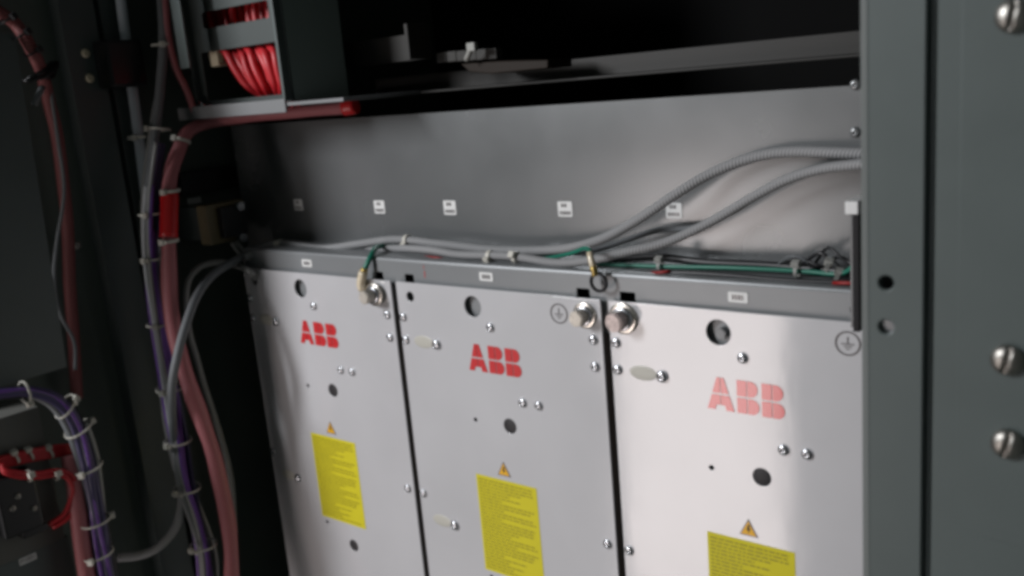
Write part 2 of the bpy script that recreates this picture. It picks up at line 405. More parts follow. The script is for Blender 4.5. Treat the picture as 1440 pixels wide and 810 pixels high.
rail = thing('mounting_rail', 'galvanised shelf rail running above the three module fronts', 'rail', (0.25, 0.006, 0.0))
YR = 0.006
slots = [(0.1085 + .0, 0.1190), (0.1490, 0.1606), (0.3478, 0.3604), (0.3896, 0.4034)]
notches = []
outl = [(-0.099, -0.03)]
sheet('rail_front', [rrect(-0.102, -0.03, 0.655, 0.0185, 0.0)] + [rrect(a, -0.012, b, 0.0058, 0.001) for a, b in slots], YR, 0.0018, 'rail_zinc', rail, 0.0005)
bm = bmesh.new()
pr2 = [(YR + 0.0003, 0.0183), (YR + 0.001, 0.0198), (YR + 0.0026, 0.0205), (YB - 0.0005, 0.0205), (YB - 0.0005, 0.0188), (YR + 0.0026, 0.0186)]
for x in (-0.102, 0.655): [bm.verts.new((x, y, z)) for y, z in pr2]
bm.verts.ensure_lookup_table(); n = len(pr2)
for i in range(n): bm.faces.new((bm.verts[i], bm.verts[(i + 1) % n], bm.verts[n + (i + 1) % n], bm.verts[n + i]))
bmesh.ops.recalc_face_normals(bm, faces=bm.faces[:])
mk('rail_top', bm_me(bm, 'rail_top'), 'rail_zinc', rail)
box('dark_backing', (-0.1, YR + 0.012, -0.03), (0.65, YR + 0.014, 0.018), 'gap', rail)
for px, py in ((432, 370), (684, 389), (1038, 418)):
    marker(rail, uy(px, py, YR), 0.0155, 0.0078, ((.3, .3),))
# red marks on the rail
quads('red_mark', [(0.1755, 0.004, 0.1764, 0.0105), (0.1752, 0.0125, 0.1758, 0.0165)], YR - 0.0003, 'red', rail)
# end bracket beside the right post
eb = thing('end_bracket', 'narrow dark upright bracket with a pale cap beside the right post', 'bracket', (0.585, -0.02, 0.0))
a, b = uy(1201, 290, -0.02), uy(1209, 465, -0.02)
box('strip', (a.x, -0.024, b.z), (a.x + 0.0042, 0.0, a.z - 0.004), 'gap', eb, 0.0006)
box('flange', (a.x - 0.0022, -0.021, b.z + 0.002), (a.x - 0.0002, -0.004, a.z - 0.006), 'zinc', eb)
box('cap', (a.x - 0.0035, -0.027, a.z - 0.0042), (a.x + 0.0048, -0.002, a.z + 0.004), 'white', eb, 0.0008)
sp_ = uy(1198, 437, -0.01); place('screw', 'pan', pan_screw, (a.x - 0.004, -0.006, sp_.z), 'steel', eb, s=0.9)

# ------------------------------------------------------------------ the three drive modules
PITCH = 0.24; X0, X1 = -0.0985, 0.1340
ZTOP = 0.0; ZBOT = -0.62
BH = (-0.0032, -0.0177); LH = (-0.0809, -0.0143); MH = (0.0278, -0.1271); SH = (-0.0133, -0.1276)
HL = (0.0280, -0.3080); SL = (-0.0127, -0.2893)
SCREWS = [(0.0157, -0.0351), (0.1252, -0.0349), (0.1252, -0.0581), (0.1252, -0.2183), (-0.0930, -0.0351), (-0.0930, -0.0580), (-0.0930, -0.2188),
          (0.0452, -0.1017), (0.0628, -0.1017)]
CLIPS = [(-0.0523, -0.0583), (-0.0540, -0.2444)]
def logo(parent, x0, z0, w, h):
    """three heavy letters, each split by a thin vertical and a horizontal line"""
    U = w / 60.5; V = h / 25.0
    g = 0.55
    polys = []
    # A: legs left and right of the split, upper and lower half
    zc = 12.2
    polys += [[(0.0, 0), (6.3, 0), (7.6, 3.9), (10.7 , 3.9), (10.7, 9.0 + 2.6), (3.8, 11.6)],
              [(4.2, 12.9), (10.7, 12.9), (10.7, 25), (8.1, 25)]]
    polys += [[(21.8, 0), (15.4, 0), (14.2, 3.9), (11.3, 3.9), (11.3, 11.6), (18.1, 11.6)],
              [(17.6, 12.9), (11.3, 12.9), (11.3, 25), (13.8, 25)]]
    def bowl(xs, xe, zlo, zhi, n=10):
        r_ = (zhi - zlo) / 2; pts = [(xs, zlo)]
        for i in range(n + 1):
            t = -math.pi / 2 + math.pi * i / n; pts.append((xe - r_ * 0.95 + r_ * 0.95 * math.cos(t), zlo + r_ + r_ * math.sin(t)))
        return pts + [(xs, zhi)]
    for bx in (24.0, 43.2):
        polys += [[(bx, 0), (bx + 7.6, 0), (bx + 7.6, 11.6), (bx, 11.6)], [(bx, 12.9), (bx + 7.6, 12.9), (bx + 7.6, 25), (bx, 25)]]
        polys += [bowl(bx + 8.3, bx + 17.3, 0, 11.6), bowl(bx + 8.3, bx + 16.3, 12.9, 25)]
    return quads('red_lettering', [[(x0 + a * U, z0 + b * V) for a, b in p] for p in polys], -0.0004, 'red', parent)
def warn_label(parent, x0, x1, z0, z1, k):
    lab = sheet('yellow_label', [rrect(x0, z0, x1, z1, 0.0006)], -0.0003, 0.00025, 'yellow', parent)
    rnd = random.Random(11); rr = []
    n = 30; m_ = 0.0025; lh = (z1 - z0 - 2 * m_) / n; i = 0
    while i < n:
        g = rnd.choice((2, 3, 3, 4))
        for q in range(g):
            if i >= n: break
            z = z1 - m_ - (i + 0.5) * lh
            first, last = q == 0, q == g - 1
            end = x0 + (x1 - x0) * (rnd.uniform(0.30, 0.55) if first and rnd.random() < .6 else rnd.uniform(0.86, 0.95) if not last else rnd.uniform(0.35, 0.85))
            x = x0 + m_
            while x < end:
                l = rnd.uniform(0.0018, 0.0075); rr.append((x, z - lh * .21, min(x + l, end), z + lh * .21)); x += l + 0.0012
            i += 1
    quads('printed_text', rr, -0.00055, 'print', lab)
def triangle(parent, cx, z0, z1, hw):
    tri = lambda s, y, m, nm: sheet(nm, [[(cx - hw * s, z0 + (1 - s) * (z1 - z0) * .33), (cx + hw * s, z0 + (1 - s) * (z1 - z0) * .33), (cx, z1 - (1 - s) * (z1 - z0) * .67)]], y, 0.0002, m, parent)
    tri(1.0, -0.0003, 'greyprint', 'warning_border'); tt = tri(0.80, -0.0005, 'amber', 'warning_triangle')
    zc = z0 + (z1 - z0) * .36; s = (z1 - z0)
    bolt_ = [(-.02, .30), (.10, .30), (.03, .10), (.12, .10), (-.02, -.24), (.01, -.03), (-.10, -.03)]
    quads('flash_symbol', [[(cx + a * s, zc + b * s) for a, b in bolt_]], -0.00065, 'black', tt)
def earth(parent, cx, cz, R=0.0088):
    n = 36; ring = []
    for i in range(n):
        t0, t1 = 2 * math.pi * i / n, 2 * math.pi * (i + 1) / n
        ring.append([(cx + R * math.cos(t0), cz + R * math.sin(t0)), (cx + R * math.cos(t1), cz + R * math.sin(t1)),
                     (cx + R * .86 * math.cos(t1), cz + R * .86 * math.sin(t1)), (cx + R * .86 * math.cos(t0), cz + R * .86 * math.sin(t0))])
    s = R
    ring += [(cx - .05 * s, cz, cx + .05 * s, cz + .55 * s), (cx - .5 * s, cz - .1 * s, cx + .5 * s, cz), (cx - .32 * s, cz - .30 * s, cx + .32 * s, cz - .21 * s), (cx - .15 * s, cz - .50 * s, cx + .15 * s, cz - .41 * s)]
    quads('earth_symbol', ring, -0.0004, 'greyprint', parent)
def hexbolt(parent, x, z, m='bolt', stand=0.0, big=1.0):
    b = place('bolt', 'hex', hex_me, (x, -0.0045 - stand, z), m, parent, rz=0.3, smooth=False, s=big)
    w = bpy.data.objects.new('x', None); bpy.data.objects.remove(w)
    for nm, key, fn, yy, mm in (('washer', 'washer', washer_me, -0.0002 - stand, 'nickel'), ('spring_washer', 'spring', spring_me, -0.0022 - stand, 'steel')):
        place(nm, key, fn, (x, yy, z), mm, parent, s=big)
LABELS = ['drive module front at the left, its earth wire bolted at the top right corner',
          'middle drive module front with earth mark and bolt side by side at its top',
          'right drive module front with pale glare over its red lettering']
for k in range(3):
    dx = k * PITCH
    t = thing('drive_module', LABELS[k], 'drive module', (dx + 0.0186, 0.0, ZBOT), 'drive modules side by side')
    holes = [circle(BH[0] + dx, BH[1], 0.0098, 36), circle(MH[0] + dx, MH[1], 0.0072), circle(SH[0] + dx, SH[1], 0.0021, 14),
             circle(HL[0] + dx, HL[1], 0.0068), circle(SL[0] + dx, SL[1], 0.0021, 14)]
    if k < 2: holes.append(circle(LH[0] + dx, LH[1], 0.0048, 20))
    sheet('front_panel', [rrect(X0 + dx, ZBOT, X1 + dx, ZTOP - 0.0006, 0.0012)] + holes, 0.0, 0.002, 'front', t, 0.0004)
    box('casing', (X0 + dx + 0.004, 0.0175, ZBOT), (X1 + dx - 0.004, 0.30, -0.032), 'casing', t)
    for s_ in (0, 1):
        xx = (X0 + 0.0016, X0 + 0.0036) if s_ == 0 else (X1 - 0.0036, X1 - 0.0016)
        box('side_return', (xx[0] + dx, 0.0022, ZBOT), (xx[1] + dx, 0.017, -0.006), 'return', t)
    # what is seen through the openings
    place('inner_plate', 'inner', lambda: lathe_me([(0.0125, 0), (0.0125, 0.001), (0.001, 0.001)], 24), (BH[0] + dx + 0.003, 0.0072, BH[1]), 'inner', t, smooth=False)
    if k == 2: place('inner_bolt', 'hex', hex_me, (BH[0] + dx + 0.002, 0.0060, BH[1] - 0.001), 'inner', t, rz=0.2, smooth=False, s=0.55)
    for hx, hz, hr in ((MH[0], MH[1], 0.0071), (HL[0], HL[1], 0.0067)):
        place('rubber_plug', 'plug%g' % hr, lambda hr=hr: lathe_me([(hr, -0.002), (hr, 0.0006), (hr * .9, 0.0009), (0.0005, 0.0009)], 24), (hx + dx, 0.0012, hz), 'plug', t)
    for x, z in SCREWS: place('screw', 'pan', pan_screw, (x + dx, 0.0, z), 'steel', t, rz=random.uniform(0, 1.5))
    for x, z in CLIPS:
        place('screw', 'pan', pan_screw, (x + dx, -0.0004, z), 'steel', t, s=1.15)
        bm = bmesh.new(); bmesh.ops.create_uvsphere(bm, u_segments=24, v_segments=12, radius=1)
        bmesh.ops.delete(bm, geom=[v for v in bm.verts if v.co.z < -0.01], context='VERTS')
        me = bm_me(bm, 'bumper'); me.transform(Matrix.Translation((x + dx - 0.0172, 0.0, z + 0.0004)) @ FRONT @ Matrix.Diagonal((0.0124, 0.0062, 0.0007, 1)))
        mk('clear_bumper', me, 'clear', t, True)
    logo(t, -0.0142 + dx, -0.0785, 0.0612, 0.0258)
    warn_label(t, -0.0194 + dx, 0.0521 + dx, -0.2826, -0.1826, k)
    triangle(t, 0.0158 + dx, -0.1780, -0.1636, 0.0078)
    if k > 0: earth(t, 0.0923 + dx, -0.0157)
    if k == 0: hexbolt(t, 0.1140, -0.0145, stand=0.0035, big=0.86)
    if k == 1: hexbolt(t, 0.1187 + dx, -0.0147, big=0.82)
    if k == 2: hexbolt(t, -0.0846 + dx, -0.0140, m='rust', big=0.96)

# ------------------------------------------------------------------ hoses and wires on the rail
def hose(name, label, cat, pts, w, m, ties=(), group=None, wob=0.0, n=12, tie_w=0.004):
    r_ = rad(w, pts[len(pts) // 2]) if w > 1 else w
    t = thing(name, label, cat, pts[0], group)
    tube('hose', pts, r_, m, t, n=n, wob=wob)
    S = spline(pts, 0.004)
    for px, py, hd in ties:
        def scr(p):
            q = ROT @ (p - CAM); return (720 + F_PX * q.x / q.z - px) ** 2 + (405 + F_PX * q.y / q.z - py) ** 2
        i = min(range(1, len(S) - 1), key=lambda j: scr(S[j]))
        tie(t, S[i], S[i + 1] - S[i - 1], r_ + 0.0004, tie_w, hd)
    return t
YH = 0.036
hose('braided_hose_and_shadow', 'thicker grey braided hose arching highest across the galvanised sheet', 'hose',
     [ux(345, 362, -0.09), uy(388, 344, 0.034), uy(450, 349, YH), uy(500, 344, YH), uy(560, 337, YH + .004), uy(620, 343, YH + .002), uy(680, 351, YH), uy(740, 352, YH - .002),
      uy(800, 349, YH - .006), uy(850, 335, YH - .008), uy(900, 307, YH - .006), uy(950, 273, YH), uy(1000, 244, .045), uy(1060, 222, .05), uy(1120, 213, .05), uy(1220, 216, .045)],
     13.5, 'hose', [(572, 340, (0, -1, -.8)), (393, 345, (0, -1, .3))], wob=0.0004)
hose('braided_hose_and_shadow', 'grey braided hose drooping on the rail, below the highest hose', 'hose',
     [uy(470, 352, .046), uy(530, 350, .040), uy(600, 351, .024), uy(650, 358, .022), uy(720, 361, .021), uy(780, 369, .018), uy(830, 366, .018), uy(880, 355, .022), uy(935, 341, .03),
      uy(1000, 311, .036), uy(1060, 277, .038), uy(1110, 252, .038), uy(1160, 237, .036), uy(1220, 229, .03)],
     13.0, 'hose', [(726, 361, (0, -1, .6)), (690, 360, (0, -1, -.5))], wob=0.0004)
hose('braided_hose_and_shadow', 'thin dark tube as a hose shadow between the two grey arching hoses', 'hose',  # dark tube added where only the shadow of a hose falls
     [uy(700, 356, .05), uy(760, 358, .05), uy(830, 352, .048), uy(880, 338, .048), uy(925, 325, .05), uy(975, 320, .05), uy(1030, 297, .05), uy(1085, 262, .05), uy(1140, 240, .05), uy(1215, 226, .046)],
     8.0, 'hose_dark', wob=0.0004)
hose('black_strand', 'black strand lying along the right half of the rail', 'cable',  # plain black strand along the back of the rail
     [uy(840, 372, .03), uy(880, 364, .04), uy(930, 361, .046), uy(1000, 369, .046), uy(1080, 374, .046), uy(1150, 379, .044), uy(1225, 384, .04)], 12, 'blackwire', wob=0.0005)
hose('black_strand', 'black strand as the shade in front of the green wire by the right post', 'cable',  # black strand added as the shade that falls below the hoses
     [uy(860, 381, .022), uy(940, 383, .020), uy(1020, 388, .019), uy(1100, 393, .019), uy(1180, 397, .020), uy(1230, 401, .02)], 8, 'blackwire', wob=0.0005)
gw = thing('earth_wire', 'green wire lying along the right half of the rail to the post', 'wire', uy(850, 372, .028))
gp = [uy(838, 371, .026), uy(870, 372, .028), uy(950, 375, .030), uy(1050, 378, .030), uy(1130, 381, .030), uy(1175, 385, .028), uy(1194, 380, .026), uy(1206, 366, .024)]
tube('insulation', gp, rad(6.5, gp[3]), 'green', gw, wob=0.0004)
for px, py in ((929, 374), (1121, 381)):
    p = uy(px, py, 0.030); tie(gw, p, (1, 0, 0), 0.0042, 0.0024, (0, -.4, 1), m='tie_dull')
g2 = thing('earth_wire', 'green wire with brass lug and a dark open ring hanging over the rail', 'wire', uy(690, 364, .03))
gp = [uy(640, 362, .034), uy(700, 365, .034), uy(760, 364, .030), uy(800, 357, .022), uy(822, 349, .010), uy(829, 352, .004), uy(831, 360, .000)]
tube('insulation', gp, rad(6, gp[3]), 'green', g2)
tube('lug_sleeve', [uy(829, 355, .001), uy(832, 368, -.002), uy(835, 380, -.003)], rad(9, uy(832, 365, 0)), 'cream', g2)
tube('lug_barrel', [uy(834, 374, -.0035), uy(836, 383, -.0035), uy(837, 387, -.003)], rad(10, uy(832, 365, 0)), 'brass', g2)
rc = uy(842, 397, -0.002)
tube('lug_ring', [rc + Vector((0.0072 * math.cos(i / 16 * 2 * math.pi), 0, 0.0072 * math.sin(i / 16 * 2 * math.pi))) for i in range(17)], 0.0015, 'gap', g2, n=8, step=0.001)
g1 = thing('earth_wire', 'green wire with a cream lug bolted to the left module', 'wire', uy(555, 347, .02))
gp = [uy(615, 359, .040), uy(585, 354, .046), uy(552, 347, .046), uy(531, 347, .026), uy(523, 358, .006), uy(515, 374, -.002), uy(512, 382, -.004)]
tube('insulation', gp, rad(7.5, gp[3]), 'green', g1)
tube('lug_collar', [uy(513, 377, -.004), uy(511.5, 383, -.005)], rad(10, uy(512, 380, 0)), 'brass', g1)
tube('lug_sleeve', [uy(511.5, 381, -.005), uy(509, 391, -.006), uy(507.5, 400, -.006), uy(510, 408, -.005)], lambda t_: 0.0047 * (1 - 0.1 * t_), 'cream', g1)
lc = Vector((0.1140, -0.0028, -0.0145)); le = uy(509, 404, -0.004)
bm = bmesh.new()
me = sheet_mesh([[(lc.x + 0.0098 * math.cos(a_), lc.z + 0.0098 * math.sin(a_)) for a_ in [math.radians(q) for q in range(-150, 126, 12)]] + [(le.x - .001, le.z + 0.006), (le.x - 0.003, le.z - 0.003)]], 0.0022, 0.0004)
bm.free(); me.transform(Matrix.Translation((0, -0.0016, 0)) @ FRONT); mk('lug_tongue', me, 'nickel', g1)
for i, (pp, lab) in enumerate((([uy(596, 361, .026), uy(614, 362.5, .020), uy(626, 364, .024)], 'short red wire end under the grey hoses left of centre'),
                               ([uy(916, 384, .019), uy(930, 383, .015), uy(943, 381, .018)], 'short red wire end on the rail below the tied green wire'),
                               ([uy(1172, 398, .016), uy(1190, 398, .012), uy(1206, 399, .014)], 'short red wire end on the rail next to the right post'))):
    o = tube('red_wire', pp, 0.0013, 'redstub'); tag(o, lab, 'wire')
clump = thing('wire_clump', 'tangle of thin black wires and pale ties near the right post', 'wires', uy(1130, 375, .04))
for i in range(6):
    rnd = random.Random(i); x0 = 1090 + i * 14
    tube('thin_wire', [uy(x0, 372 + rnd.uniform(-4, 6), .045), uy(x0 + 18, 356 + rnd.uniform(-10, 10), .040), uy(x0 + 36, 366 + rnd.uniform(-12, 8), .036), uy(x0 + 52, 378 + rnd.uniform(-6, 6), .036)], 0.0008 + 0.0004 * (i % 3), 'blackwire' if i % 3 else 'hose_dark', clump, n=8)
for px, py in ((1164, 376), (1178, 390)):
    p = uy(px, py, 0.03); tie(clump, p, (1, .2, -.3), 0.003, 0.0016, (0, -.4, 1), m='tie_dull', tail=0.008)

# ------------------------------------------------------------------ upper space: rail, brackets, box with red cables
ur = thing('upper_rail', 'dull metal angle rail crossing the dark space above the galvanised sheet', 'rail', (0.3, 0.16, 0.19))
ra, rb, rc2 = uy(1200, 44, .16), uy(1200, 76, .16), 0
box('rail_face', (-0.02, 0.16, rb.z), (0.66, 0.162, ra.z), 'rail_paint', ur, 0.0006)
box('rail_lip', (-0.02, 0.125, rb.z - 0.0022), (0.66, 0.1598, rb.z - 0.0002), 'rail_paint', ur, 0.0006)
ch = thing('trunking', 'dark brown curved trunking under the upper rail', 'trunking', uy(700, 95, .10))
bm = bmesh.new(); q = [uy(648, 90, .1), uy(660, 101, .1), uy(690, 104, .1), uy(770, 96, .1), uy(770, 84, .1), uy(700, 86, .1)]
me = sheet_mesh([[(p.x, p.z) for p in q]], 0.04, 0.001); bm.free(); me.transform(Matrix.Translation((0, 0.1, 0)) @ FRONT); mk('body', me, 'dkbrown', ch)
tip = thing('pale_clip', 'small pale nylon clip on a dark terminal row in the upper space', 'clip', uy(663, 75, .09))
tube('stem', [uy(656, 84, .09), uy(660, 74, .088), uy(664, 64, .088)], 0.0028, 'tie_dull', tip)
box('clip_head', uy(664, 66, .088) - Vector((.005, .003, .004)), uy(664, 66, .088) + Vector((.005, .003, .004)), 'tie_dull', tip, 0.001)
tr = thing('terminal_row', 'row of small grey terminals beside the pale clip in the upper space', 'terminals', uy(640, 78, .105))
for i in range(6):
    p = uy(624 + i * 14, 79 - i * 1.0, .108); box('terminal', p - Vector((.0065, .004, .006)), p + Vector((.0062, .006, .004)), 'rail_paint', tr, 0.001)
sb = thing('bracket', 'flat grey bracket with an upturned end right of the red cable box', 'bracket', uy(550, 70, .1))
a, b = uy(480, 58, .10), uy(606, 82, .10)
box('arm', (a.x, 0.10, b.z), (b.x, 0.103, b.z + 0.026), 'rail_paint', sb, 0.0006)
box('upturned_end', (b.x - 0.004, 0.07, b.z), (b.x, 0.0998, b.z + 0.034), 'rail_paint', sb, 0.0006)

YX = 0.0
bx = thing('cable_box', 'grey sheet metal box with two openings showing red cables', 'metal box', uy(340, 100, YX))
A = uy(404, 60, YX).x; B = uy(262, 60, YX).x; zb = 0.176
w1 = (uy(283, 20, YX), uy(378, 20, YX)); z1 = (uy(330, 33, YX).z, uy(330, 9, YX).z)
w2 = (uy(286, 100, YX), uy(404, 100, YX)); z2 = (uy(340, 138, YX).z, uy(340, 66, YX).z)
XS = uy(412, 135, YX).x
sheet('front_face', [rrect(B, zb, XS, 0.42, 0.0), rrect(w1[0].x, z1[0], w1[1].x, z1[1], 0.003), rrect(w2[0].x, z2[0], XS - 0.004, z2[1], 0.002), rrect(w1[0].x, z1[1] + 0.03, w1[1].x, z1[1] + 0.046, 0.003)], YX, 0.002, 'box_shaded', bx, 0.0005)
box('side_face', (XS - 0.0022, 0.0022, zb), (XS - 0.0002, 0.074, 0.42), 'side_lit', bx)
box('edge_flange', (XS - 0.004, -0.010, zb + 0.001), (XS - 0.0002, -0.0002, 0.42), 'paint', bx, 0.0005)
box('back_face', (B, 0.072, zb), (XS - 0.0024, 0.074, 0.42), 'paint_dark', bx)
ls0, ls1 = uy(249, 50, -.03), uy(262, 50, -.03)
box('left_strip', (ls0.x, -0.032, uy(270, 95, -.03).z), (ls1.x, -0.030, 0.42), 'paint', bx, 0.0005)
box('left_flange', (B - 0.0022, -0.022, zb + 0.045), (B - 0.0002, 0.072, 0.42), 'paint', bx)
bpts = [uy(271, 164, -0.01), uy(412, 152, -0.03), uy(560, 143, .05), uy(480, 133, .074)]
box('bottom_plate', (B - 0.012, -0.014, zb - 0.004), (XS + 0.088, 0.09, zb - 0.0006), 'inner', bx, 0.0005)
box('bottom_lip', (B - 0.012, -0.0162, zb - 0.010), (XS + 0.006, -0.0142, zb + 0.003), 'inner', bx, 0.0005)
rcb = thing('red_cable_loom', 'bundle of red cables hanging inside the sheet metal box', 'cables', uy(340, 60, .03))
for i in range(18):
    o = i * 5.6; yy = 0.016 + 0.008 * (i % 2) + 0.004 * (i % 3); j = random.uniform(-4, 4)
    tube('red_cable', [uy(290 + o + j, -160, yy + .012), uy(292 + o, -40, yy + .008), uy(296 + o + j, 25, yy + .006), uy(306 + o, 60, yy + .002), uy(319 + o * .95, 74, yy - .010), uy(332 + o * .86 + j, 98, yy - .012), uy(346 + o * .74, 120, yy - .008), uy(366 + o * .5, 134, yy + .004), uy(395 + o * .3, 146, yy + .015)],
         0.0036 + random.uniform(0, .001), 'redwire', rcb, wob=0.0013)
cn = thing('cable_gland', 'pale tan cable gland left of the red cables in the box', 'gland', uy(306, 82, .012))
p = uy(307, 80, .012); box('body', p - Vector((.008, .006, .010)), p + Vector((.008, .006, .008)), 'cream', cn, 0.002)
box('collar', p + Vector((.0085, -.005, -.006)), p + Vector((.014, .005, .006)), 'brown', cn, 0.001)
cl2 = thing('metal_clip', 'small bright clip on the bottom plate of the cable box', 'clip', uy(288, 146, -.004))
p = uy(287, 147, -.004)
tube('arm', [p + Vector((-.008, 0, .004)), p + Vector((0, -.004, .003)), p + Vector((.008, -.006, -.003))], 0.0022, 'steel', cl2)
tube('tail', [p + Vector((.008, -.006, -.003)), p + Vector((.016, -.008, -.004)), p + Vector((.022, -.008, -.002))], 0.0014, 'steel', cl2)

# ------------------------------------------------------------------ left side: wall plates, posts, conduits, looms
XW = XL
# upright channel on the side wall
uc = thing('wall_channel', 'dark upright channel with two cream screws on the side wall', 'channel', (XW, -0.12, -0.8))
ya, yb_ = ux(97, 90, XW + .02).y, ux(146, 90, XW + .02).y
box('channel_face', (XW + 0.018, ya, -0.8), (XW + 0.020, yb_, 0.8), 'paint_dark', uc)
box('near_flange', (XW, ya, -0.8), (XW + 0.0178, ya + 0.002, 0.8), 'paint_dark', uc)
box('far_flange', (XW, yb_ - 0.002, -0.8), (XW + 0.0178, yb_, 0.8), 'paint_dark', uc)
for px, py in ((120, 75), (126, 110)):
    p = ux(px, py, XW + .02); place('cream_screw', 'pan', pan_screw, p, 'cream', uc, axis='x', s=1.1)
p = ux(107, 345, XW + .02); place('dull_screw', 'pan', pan_screw, p, 'darkscrew', uc, axis='x', s=1.2)
c2_ = thing('wall_channel', 'narrow dark upright channel behind the pale grey pipe', 'channel', (XW, -0.05, -0.8))
ya, yb_ = ux(190, 300, XW + .012).y, ux(214, 300, XW + .012).y
box('channel_face', (XW + 0.010, ya, -0.8), (XW + 0.012, yb_, 0.8), 'paint_dark', c2_)
box('near_flange', (XW, ya, -0.8), (XW + 0.0098, ya + 0.002, 0.8), 'paint_dark', c2_)
# large plate hung at the left
pl = thing('wall_plate', 'large plain grey plate at the left edge, above the violet loom', 'plate', (-0.15, -0.25, -0.06))
ye = -0.1835
sheet_x('plate_face', [[(-0.256, -0.0665), (ye - .005, -0.0665), (ye + .008, 0.262), (-0.256, 0.262)]], -0.15, 0.002, 'paint', pl, 0.0005)
box('standoff', (XW, -0.25, 0.0), (-0.1525, -0.24, 0.01), 'paint_dark', pl)
# device plate at the lower left
dv = thing('device_box', 'beige grey device box with a black connector at the lower left', 'device', (-0.16, -0.26, -0.24))
e1 = ux(92, 756, -0.15); e2 = ux(60, 575, -0.15)
box('body', (XW, -0.31, e1.z), (-0.15, e1.y, e2.z + 0.004), 'sticker', dv, 0.001)
box('base', (XW, -0.32, e1.z - 0.06), (-0.152, e1.y + 0.004, e1.z - 0.0005), 'paint', dv, 0.001)
k0, k1 = ux(62, 742, -0.135), ux(-12, 672, -0.135)
box('connector', (-0.1498, k1.y, k0.z + .004), (-0.132, k0.y, k1.z - .004), 'blackplastic', dv, 0.002)
box('connector_foot', (-0.1498, k0.y - 0.02, k0.z - .004), (-0.136, k0.y + 0.004, k0.z + 0.003), 'blackplastic', dv, 0.001)
for px, py in ((25, 698), (18, 715), (48, 715)):
    p = ux(px, py, -0.132); place('contact_screw', 'pan', pan_screw, p, 'darkscrew', dv, axis='x', s=0.7)
p = ux(39, 786, -0.152)
lab = sheet_x('name_label', [rrect(p.y - .0085, p.z - .0035, p.y + .0085, p.z + .0035, .0008)], -0.1514, 0.0005, 'white', dv)
fc = bpy.data.curves.new('t', 'FONT'); fc.body = 'P1001'; fc.size = 0.0058; fc.align_x = 'CENTER'; fc.align_y = 'CENTER'
fo = bpy.data.objects.new('t', fc); col.objects.link(fo); dg = bpy.context.evaluated_depsgraph_get()
me = bpy.data.meshes.new_from_object(fo.evaluated_get(dg), depsgraph=dg); bpy.data.objects.remove(fo); bpy.data.curves.remove(fc)
me.transform(Matrix.Translation((-0.1512, p.y, p.z)) @ SIDE); mk('label_text', me, 'black', lab)

# pale grey pipe with its black clamp
pp = thing('grey_pipe', 'pale grey rigid pipe standing in a black clamp on the side wall', 'pipe', ux(170, 0, -.17))
tube('pipe', [ux(160, -90, -.18), ux(170, 0, -.18), ux(177, 55, -.18), ux(187, 130, -.18), ux(196, 200, -.18), ux(206, 280, -.182), ux(216, 350, -.184), ux(226, 420, -.186)], rad(15, ux(177, 55, -.18)), 'pipe', pp)
ca, cb = ux(150, 125, -.172), ux(190, 56, -.172)
box('clamp', (-0.198, ca.y, ca.z), (-0.160, cb.y, cb.z), 'blackplastic', pp, 0.004)
tie(pp, ux(192, 193, -.18), (0, 0, 1), 0.009, 0.003, (1, -1, 0), tail=0.01)

def loom(name, label, cat, ctr, wires, ties, group=None):
    """wires: list of (px offset, depth offset, radius, material, start index, end index)"""
    t = thing(name, label, cat, ux(*ctr[0]))
    for dxp, dX, r_, m, i0, i1 in wires:
        pts = [ux(px + dxp * (0.75 + 0.25 * math.sin(k * 1.1 + dxp)), py + 0.35 * dxp * math.sin(k * .9 + dX * 300), X + dX) for k, (px, py, X) in enumerate(ctr)][i0:i1]
        tube('wire' if r_ < .005 else 'sleeved_cable', pts, r_, m, t, n=10, wob=0.0005)
    for (px, py, X), ax, r_, hd, tail in ties:
        tie(t, ux(px, py, X), ax, r_, 0.0020, hd, tail=tail)
    return t
# pink conduit
pc = thing('pink_conduit', 'thick pink sleeved conduit with a bright red section, left of the modules', 'conduit', ux(238, 300, -.10))
PC = [uy(500, 149, .055), uy(478, 153, .05), uy(400, 158, .03), uy(330, 166, .015), ux(288, 174, -.125), ux(262, 186, -.122), ux(250, 212, -.118), ux(240, 250, -.113), ux(238, 300, -.108), ux(237, 350, -.104), ux(238, 410, -.10),
      ux(245, 465, -.096), ux(263, 530, -.092), ux(283, 590, -.09), ux(303, 650, -.09), ux(318, 715, -.09), ux(324, 780, -.09), ux(326, 850, -.09), ux(326, 930, -.09)]
tube('sleeve', PC, lambda t_: 0.0060 + 0.0024 * min(1, t_ * 1.8) + 0.0004 * math.sin(t_ * 43) + 0.0003 * math.sin(t_ * 71 + 1), 'pinkhose', pc, n=16, wob=0.0007)
tube('red_section', [ux(238.6, 272, -.1108), ux(238, 300, -.108), ux(237, 334, -.1053)], 0.0092, 'redhose', pc, n=16)
tube('red_end', [uy(484, 152.3, .051), uy(490, 151, .0525), uy(501, 149, .055)], 0.0078, 'redhose', pc, n=16)
for px, py, X, tl in ((239, 268, -.111, 0), (237, 338, -.105, 0.004), (254, 198, -.12, .006)):
    tie(pc, ux(px, py, X), (0.05, 0, 1) if py > 200 else (0, .4, 1), 0.0096, 0.0032, (0.4, -1, 0.2), tail=tl)

